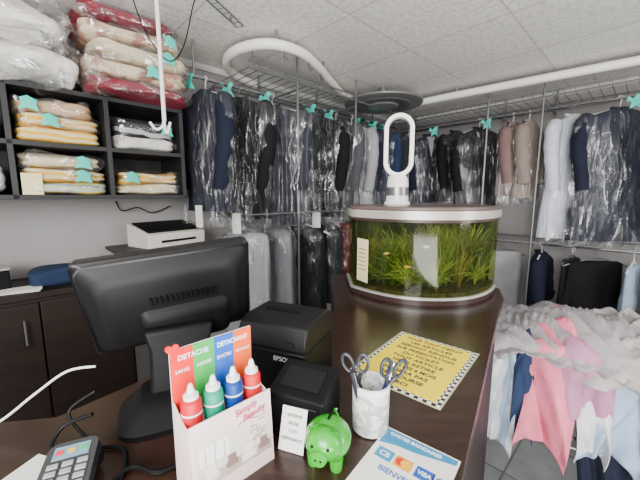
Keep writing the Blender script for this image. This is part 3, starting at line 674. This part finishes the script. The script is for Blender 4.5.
# ------------------------------------------------------------------ receipt printer
pr = E('receipt_printer', (-.08, .755, CT), -23, 'black receipt printer with rounded lid', 'printer')
pr.scale = (1.04, 1.0, 1.08)
MB().box((0, 0, .05), (.170, .165, .10)).obj('body', mBlack, pr, bevel=.006)
MB().loft([[(x, y, z_) for y, z_ in [(-.0825, .100), (-.081, .128), (-.07, .148), (-.045, .155), (.05, .155), (.072, .147), (.0825, .125), (.0825, .100)]] for x in (-.085, .085)]).obj('lid', mDGrey, pr, smooth=30, bevel=.004)
MB().box((0, -.0833, .102), (.165, .002, .004)).obj('seam', mBlackG, pr)
MB().box((-.01, .0, .1555), (.09, .012, .003)).obj('paper_slot', mBlackG, pr)
text('EPSON', .014, M('logo_grey', (.55, .55, .55), .4), pr, (.03, -.084, .082), (rad(90), 0, 0))
MB().box((.05, -.084, .115), (.018, .003, .012)).obj('button', mDGrey, pr)
pr2 = E('cash_box', (-.030, .578, CT), -23, 'black upright plastic box with slanted top', 'box')
MB().loft([[(x, y, z_) for y, z_ in [(-.045, 0), (-.045, .085), (.04, .110), (.045, .105), (.045, 0)]] for x in (-.058, .058)]).obj('body', mBlack, pr2, smooth=0, bevel=.004)
MB().box((0, 0, 0), (.08, .05, .003)).obj('top_recess', mDGrey, pr2, (0, -.003, .0990), rot=(math.atan(.025/.085), 0, 0))
MB().box((0, -.0465, .042), (.09, .003, .06)).obj('front_plate', mBlackG, pr2, bevel=.001)
g = E('small_sign', (-.052, .507, CT), -20, 'small white card with black print leaning on black box', 'sign')
RL = Matrix.Rotation(rad(-18), 4, 'X')
cd = MB().box((0, 0, .037), (.048, .002, .074)).obj('card', mPaper, g, (0, 0, .001), (rad(-18), 0, 0))
for i, w_ in enumerate(['L\'ENTREPRISE', 'DECLINE', 'TOUTE', 'RESPONSABILITE']):
    text(w_, .0075, mBlack, cd, (0, -.0014, .060-.013*i), (rad(90), 0, 0), sx=.70, bold=.0001)

# ------------------------------------------------------------------ piggy bank
mPig = M('green_plastic', (.03, .38, .02), .25, var=.05, coat=.4)
pg = E('piggy_bank', (.014, .497, CT), -18, 'glossy green piggy bank standing on the counter', 'piggy bank')
pg.scale = (1.08, 1.04, 1.04)
MB().sphere((0, 0, .038), (.037, .040, .031), 28, 16).obj('body', mPig, pg, smooth=80)
MB().sphere((0, -.024, .046), (.029, .024, .026), 24, 14).obj('head', mPig, pg, smooth=80)
MB().lathe([(.012, 0), (.0125, .010), (.011, .013), (.003, .0135)], 20, mat=Matrix.Translation((0, -.041, .040)) @ Matrix.Rotation(rad(90), 4, 'X')).obj('snout', mPig, pg)
for x in (-.004, .004): MB().sphere((x, -.0545, .040), .0018, 8, 6).obj('nostril', mBlack, pg)
for sd in (-1, 1):
    MB().add([(sd*.008, -.022, .068), (sd*.024, -.022, .060), (sd*.022, -.034, .076), (sd*.012, -.016, .070), (sd*.022, -.016, .064)], [(0, 1, 2), (0, 2, 3), (1, 4, 2), (3, 2, 4), (0, 3, 4, 1)]).obj('ear', mPig, pg, smooth=0)
    MB().sphere((sd*.012, -.0445, .053), .0025, 10, 8).obj('eye', mBlack, pg)
    for y in (-.018, .020): MB().lathe([(.009, 0), (.010, .004), (.011, .02)], 16, c=(sd*.018, y, 0)).obj('leg', mPig, pg)
MB().box((0, .010, .0675), (.004, .022, .003)).obj('coin_slot', mBlack, pg)
MB().tube(smoothpath([(0, .038, .042), (.004, .045, .046), (-.003, .048, .052), (.002, .045, .057)], 5), .002).obj('tail', mPig, pg)

# ------------------------------------------------------------------ pen pot with scissors
pt = E('pen_pot', (.098, .570, CT), 20, 'white patterned cylindrical pen pot', 'pen pot')
mPot = M('patterned_ceramic', (.70, .70, .68), .35, vscale=70, c2=(.40, .41, .44))
MB().lathe([(.030, 0), (.035, .003), (.0355, .095), (.034, .098), (.0325, .095), (.032, .008), (.002, .006)], 36).obj('pot_body', mPot, pt)
MB().lathe([(.0358, .082), (.0362, .086), (.0362, .092), (.0358, .096)], 36, caps=False).obj('rim', mWhiteP, pt)
grip = M('scissor_grip', (.03, .034, .042), .35)
def scissors(px, py, yaw, lean, z0, label):
    g = E('scissors', (.098+px, .570+py, CT+z0), 0, label, 'scissors', 'tools in the pen pot', rot=(rad(lean[0]), rad(lean[1]), rad(yaw)))
    g.scale = (.92, .92, .96)
    for sd in (-1, 1):
        MB().add([(0, sd*.001, 0), (sd*.008, sd*.001, .055), (sd*.004, sd*.001, .085), (-sd*.004, sd*.001, .085), (-sd*.003, sd*.001, .05), (0, sd*.002, 0), (sd*.008, sd*.002, .055), (sd*.004, sd*.002, .085), (-sd*.004, sd*.002, .085), (-sd*.003, sd*.002, .05)],
                 [(0, 1, 2, 3, 4), (9, 8, 7, 6, 5)]+[(i, (i+1) % 5, (i+1) % 5+5, i+5) for i in range(5)]).obj('blade', mChrome, g, smooth=0)
        lp = [(sd*(.016+.011*math.cos(a)+.003*math.sin(a)), 0, .125+.019*math.sin(a)) for a in [2*PI*i/24 for i in range(24)]]
        m = MB().tube(lp, .0036, 8, closed=True); m.tube([(0, 0, .082), (sd*.006, 0, .098), (sd*.012, 0, .107)], [.004, .0045, .004], 8)
        m.obj('handle', grip, g)
    MB().lathe([(.0035, -.003), (.0035, .003)], 12, mat=Matrix.Translation((0, 0, .082)) @ Matrix.Rotation(rad(90), 4, 'X')).obj('pivot', mGreyM, g)
scissors(.012, -.004, 15, (6, 12), .012, 'scissors with dark grey ring handles in pot')
scissors(-.010, .004, -20, (4, -9), .014, 'scissors with black ring handles leaning in pot')
for i, (px, py, lx, ly, c, nm) in enumerate([(-.018, -.012, 8, -14, (.02, .02, .03), 'black'), (.02, .010, -4, 14, (.03, .06, .3), 'blue')]):
    g = E('pen', (.098+px*.6, .570+py*.6, CT+.009), 0, '%s ballpoint pen standing in pen pot' % nm, 'pen', 'tools in the pen pot', rot=(rad(lx), rad(ly), 0))
    MB().lathe([(.001, 0), (.004, .012), (.004, .12), (.0035, .125)], 12).obj('barrel', M('pen%d' % i, c, .3), g)
    MB().box((.0045, 0, .105), (.0015, .003, .035)).obj('clip', mChrome, g)

# ------------------------------------------------------------------ yellow notice + payment card sheet
ys = E('yellow_notice', (.262, .812, CT+.001), -40, 'yellow laminated notice with black and white checkered border', 'notice')
MB().box((0, 0, .0008), (.238, .312, .0012)).obj('laminate', M('clear_laminate', (.50, .47, .35), .4), ys)
MB().box((0, 0, .0018), (.230, .304, .001)).obj('checker_border', checker('checker_print', (.01, .01, .01), (.85, .85, .8), 100), ys)
MB().box((0, 0, .0026), (.206, .280, .001)).obj('yellow_sheet', M('yellow_paper', (.95, .74, .01), .6, var=.03, spec=.3), ys)
mInk = M('dark_ink', (.03, .03, .09), .7, spec=.1)
for i, w_ in enumerate(['POUR TOUT DEPOT', 'LES ARTICLES', 'SERONT RENDUS', 'SUR PRESENTATION', 'DU TICKET', 'TOUT ARTICLE', 'NON RETIRE', 'DANS LES 6 MOIS', 'NE SERA PAS', 'REMBOURSE', 'MERCI']):
    text(w_, .0190, mInk, ys, (0, .122-.0244*i, .0034), (0, 0, 0), sx=.95 if len(w_) > 14 else 1.08, bold=.0004, ext=.0003)
cs = E('payment_card_sheet', (.140, .468, CT+.001), -38, 'blue and white sheet printed with bank card logos', 'sign')
MB().box((0, 0, .0006), (.135, .150, .001)).obj('sheet', mPaper, cs)
mTl = M('teal_print', (.02, .26, .50), .4); mGold = M('gold_print', (.88, .42, .02), .4)
MB().add([(-.064, .072, .0013), (-.064, .030, .0013), (-.035, .040, .0013), (.0, .044, .0013), (.064, .060, .0013), (.064, .072, .0013)], [(0, 1, 2, 3, 4, 5)]).obj('blue_field', mTl, cs, smooth=0)
text('CARTES BANCAIRES', .0105, mPaper, cs, (-.008, .062, .0018), bold=.0003)
for i, (x, mt) in enumerate([(-.046, mTl), (-.012, mGold), (.024, mBlu), (.052, mPaper)]):
    MB().box((x+.004, .010, .0013), (.030, .024, .0006)).obj('logo_panel', mt, cs)
text('CB', .015, mPaper, cs, (-.042, .010, .0018), bold=.0003); text('VISA', .0115, mPaper, cs, (.028, .010, .0018), bold=.0004)
MB().lathe([(.008, 0), (.008, .0006)], 24, c=(-.013, .010, .0018)).obj('logo_disc', mRed, cs); MB().lathe([(.008, 0), (.008, .0006)], 24, c=(-.004, .010, .0020)).obj('logo_disc', M('logo_amber', (.9, .55, .03), .4), cs)
MB().lathe([(.008, 0), (.008, .0006)], 24, c=(.054, .010, .0020)).obj('logo_disc', mBlu, cs)
text('BIENVENUE', .015, mBlu, cs, (0, -.020, .0014), bold=.0003)

# ------------------------------------------------------------------ clothes airer with pile of laundry
AX, AY, AZ = 1.27, 1.45, .77
yawA = -30
ra = E('drying_rack', (AX, AY, 0), yawA, 'folding metal drying rack heaped with laundry', 'drying rack')
for x in (-.54, .5):
    MB().tube([(x, -.34, .01), (x, .16, AZ)], .010).obj('leg', mChrome, ra); MB().tube([(x+.02, .34, .01), (x+.02, -.16, AZ)], .010).obj('leg', mChrome, ra)
for y in (-.34, .34): MB().tube([(-.54, y, .012), (.5, y, .012)], .009).obj('foot_bar', mGreyM, ra)
for y in (-.16, -.08, 0, .08, .16): MB().tube([(-.54, y, AZ), (.5, y, AZ)], .006).obj('rod', mChrome, ra)
MB().tube([(-.54, -.17, .40), (.5, -.17, .40)], .007).obj('cross_bar', mChrome, ra)
Ra = Matrix.Translation((AX, AY, 0)) @ Matrix.Rotation(rad(yawA), 4, 'Z')
def drape(name, label, cat, x, w, fl, bl, rr_, lift, mat, seed, amp=.017, yoff=0, skew=0, crown=.5, flare=.03, gather=.15, slant=0, top=.026, round_=.08, diag=.5):
    r = random.Random(seed)
    g = E(name, Ra @ Vector((x, yoff, AZ+lift)), yawA+skew, label, cat, 'laundry heaped on the drying rack')
    path = []
    NF = 38
    for i in range(NF):
        t = 1-i/NF; path.append((-rr_-flare*math.sin(t*2.6), t, -1))
    for i in range(41):
        a = PI-PI*i/40; path.append((rr_*math.cos(a), a, 0))
    for i in range(1, NF//2+1): t = i/(NF//2); path.append((rr_+flare*math.sin(t*2.6), t, 1))
    NX = 130; rings = []
    f1 = r.uniform(46, 62); p1, p2 = r.random()*6, r.random()*6
    for i in range(NX+1):
        u = i/NX; xx = (u-.5)*w; ring = []
        flx = fl*(1+slant*(u-.5)*2)
        edge = abs(2*u-1)**3
        for (y, q, side) in path:
            if side == 0:
                s_ = max(0.0, math.sin(q)); z_ = rr_*crown*s_**.8; t = 0
            else:
                s_ = 0; t = q; z_ = -(flx if side < 0 else bl)*q
            L_ = y*(1-t)+(-rr_ if side < 0 else rr_)*t
            wob = 1.8*noise.noise(Vector((xx*4+seed*1.3, L_*4+z_*2.2, seed*.9)))
            ph_ = f1*(xx+diag*L_+.12*z_)+p1+wob*2.6
            c_ = math.sin(ph_*.5)
            fold = (1-2*abs(c_))*.8+.45*math.sin(ph_*1.15+p2+wob)+.22*math.sin(ph_*2.3+wob*3)
            env = .45+1.7*abs(noise.noise(Vector((xx*5-seed, L_*5, z_*3))))
            a_ = amp*(.55+.9*t)*env
            big = noise.noise(Vector((xx*4.5+seed, L_*5.5, z_*3.2+seed*.5)))
            cr = 1-2*abs(noise.noise(Vector((xx*11+seed*2.2, L_*9+z_*7, seed*.77))))
            dy = fold*a_+(cr-.6)*.010
            X_ = xx*(1-gather*t)+.014*math.sin(z_*9+p2)*t+.022*big
            hem = t*(.03*math.sin(6*xx+p2)+.012*math.sin(17*xx+p1))
            drop = -edge*round_
            topz = (fold*top*env+big*.055+(cr-.6)*.016)
            if side == 0:
                zz_ = z_+(.35+.65*s_)*topz+drop
                yy_ = y+(-dy if y > 0 else dy)*(1-s_)+big*.03*(1-s_)
            else:
                zz_ = z_+hem+drop+.35*topz*(1-t); yy_ = y+(dy if side < 0 else -dy)+big*.03
            ring.append((X_, yy_, zz_))
        rings.append(ring)
    o = MB().loft(rings, caps=False, closed=False).obj('cloth', mat, g, smooth=0)
    o.data.shade_smooth()
    sd = o.modifiers.new('thick', 'SOLIDIFY'); sd.thickness = .003
    return g
drape('trousers_laundry', 'dark navy trousers draped low over the rack', 'trousers', .12, .30, .60, .4, .175, .0, cNavy, 2)
drape('trousers_laundry', 'black trousers draped low over the rack', 'trousers', .34, .28, .58, .4, .175, .0, cBlack, 21)
drape('towel_laundry', 'sage green towel hanging over the rack', 'towel', -.40, .20, .30, .3, .18, .0, cGreen, 5, skew=-16)
drape('bed_sheet', 'pale blue and white striped sheet draped over rack', 'sheet', -.32, .18, .44, .3, .20, .01, cSheet, 1, skew=-8)
drape('shirt_laundry', 'dark blue shirt tucked between light sheets', 'shirt', -.235, .09, .40, .3, .215, .01, cBlue, 22)
drape('shirt_laundry', 'pink cotton shirt draped over the rack', 'shirt', -.135, .20, .42, .3, .245, .025, cPink, 3, yoff=-.01, skew=-5, gather=.02, amp=.022)
drape('bed_sheet', 'pale blue sheet draped over the rack', 'sheet', .08, .22, .40, .3, .225, .015, cPale, 4)
drape('bed_sheet', 'white pillowcase draped over the rack', 'sheet', .0, .12, .36, .3, .232, .018, cLWhite, 7, yoff=-.01)
drape('bed_sheet', 'white sheet draped near the rack end', 'sheet', .27, .24, .38, .3, .232, .018, cLWhite, 17, yoff=-.01)
drape('bed_sheet', 'pale grey sheet draped over the end', 'sheet', .43, .24, .44, .3, .21, .01, cTaupe, 8, yoff=-.01)
drape('shirt_laundry', 'mauve blouse lying near the top of heap', 'shirt', -.05, .22, .20, .2, .25, .035, cLilac, 13, yoff=-.008, slant=-.4)
drape('bed_sheet', 'grey-lilac rumpled sheet thrown across the top', 'sheet', -.08, .80, .04, .2, .24, .045, cTaupe, 6, .018, -.0, -4, slant=-.5, top=.034, round_=.12, diag=1.1)
drape('bed_sheet', 'grey-beige sheet folded across the top of heap', 'sheet', .24, .60, .17, .2, .258, .055, cIvory, 16, .020, -.01, -7, slant=.7, top=.036, crown=.45, round_=.10, diag=-.9)

# ------------------------------------------------------------------ lights / world / camera
def area(name, loc, target, e, sx, sy, c=(1, 1, 1)):
    l = bpy.data.lights.new(name, 'AREA'); l.energy = e; l.shape = 'RECTANGLE'; l.size = sx; l.size_y = sy; l.color = c
    o = bpy.data.objects.new(name, l); COL.objects.link(o); o.location = loc
    o.rotation_euler = (Vector(target)-Vector(loc)).to_track_quat('-Z', 'Y').to_euler()
area('unseen_area_light', (-.6, -1.6, 1.9), (.4, 3, 1.6), 140, 1.6, 1.1, (1, .98, .95))  # unseen area lamp standing in for daylight from behind left
area('unseen_area_light', (3.0, -.3, 1.7), (1.2, 3, 1.7), 55, 1.1, 1.1, (1, .99, .97))  # added soft fill lamp at the right, with no known window
area('added_ceiling_fill', (.4, -.9, .6), (.6, 2.2, 2.45), 88, 1.6, 1.0, (1, .975, .93))  # added upward lamp behind the camera to brighten the ceiling
w = bpy.data.worlds.new('world'); bpy.context.scene.world = w; w.use_nodes = True
bg = w.node_tree.nodes['Background']; bg.inputs[0].default_value = (1, .98, .96, 1); bg.inputs[1].default_value = .30
cam = bpy.data.cameras.new('camera'); co = bpy.data.objects.new('camera', cam); COL.objects.link(co)
cam.lens = 18; cam.sensor_width = 36; cam.clip_start = .02
co.location = (0, 0, 1.5); co.rotation_euler = (rad(82), 0, 0)
bpy.context.scene.camera = co
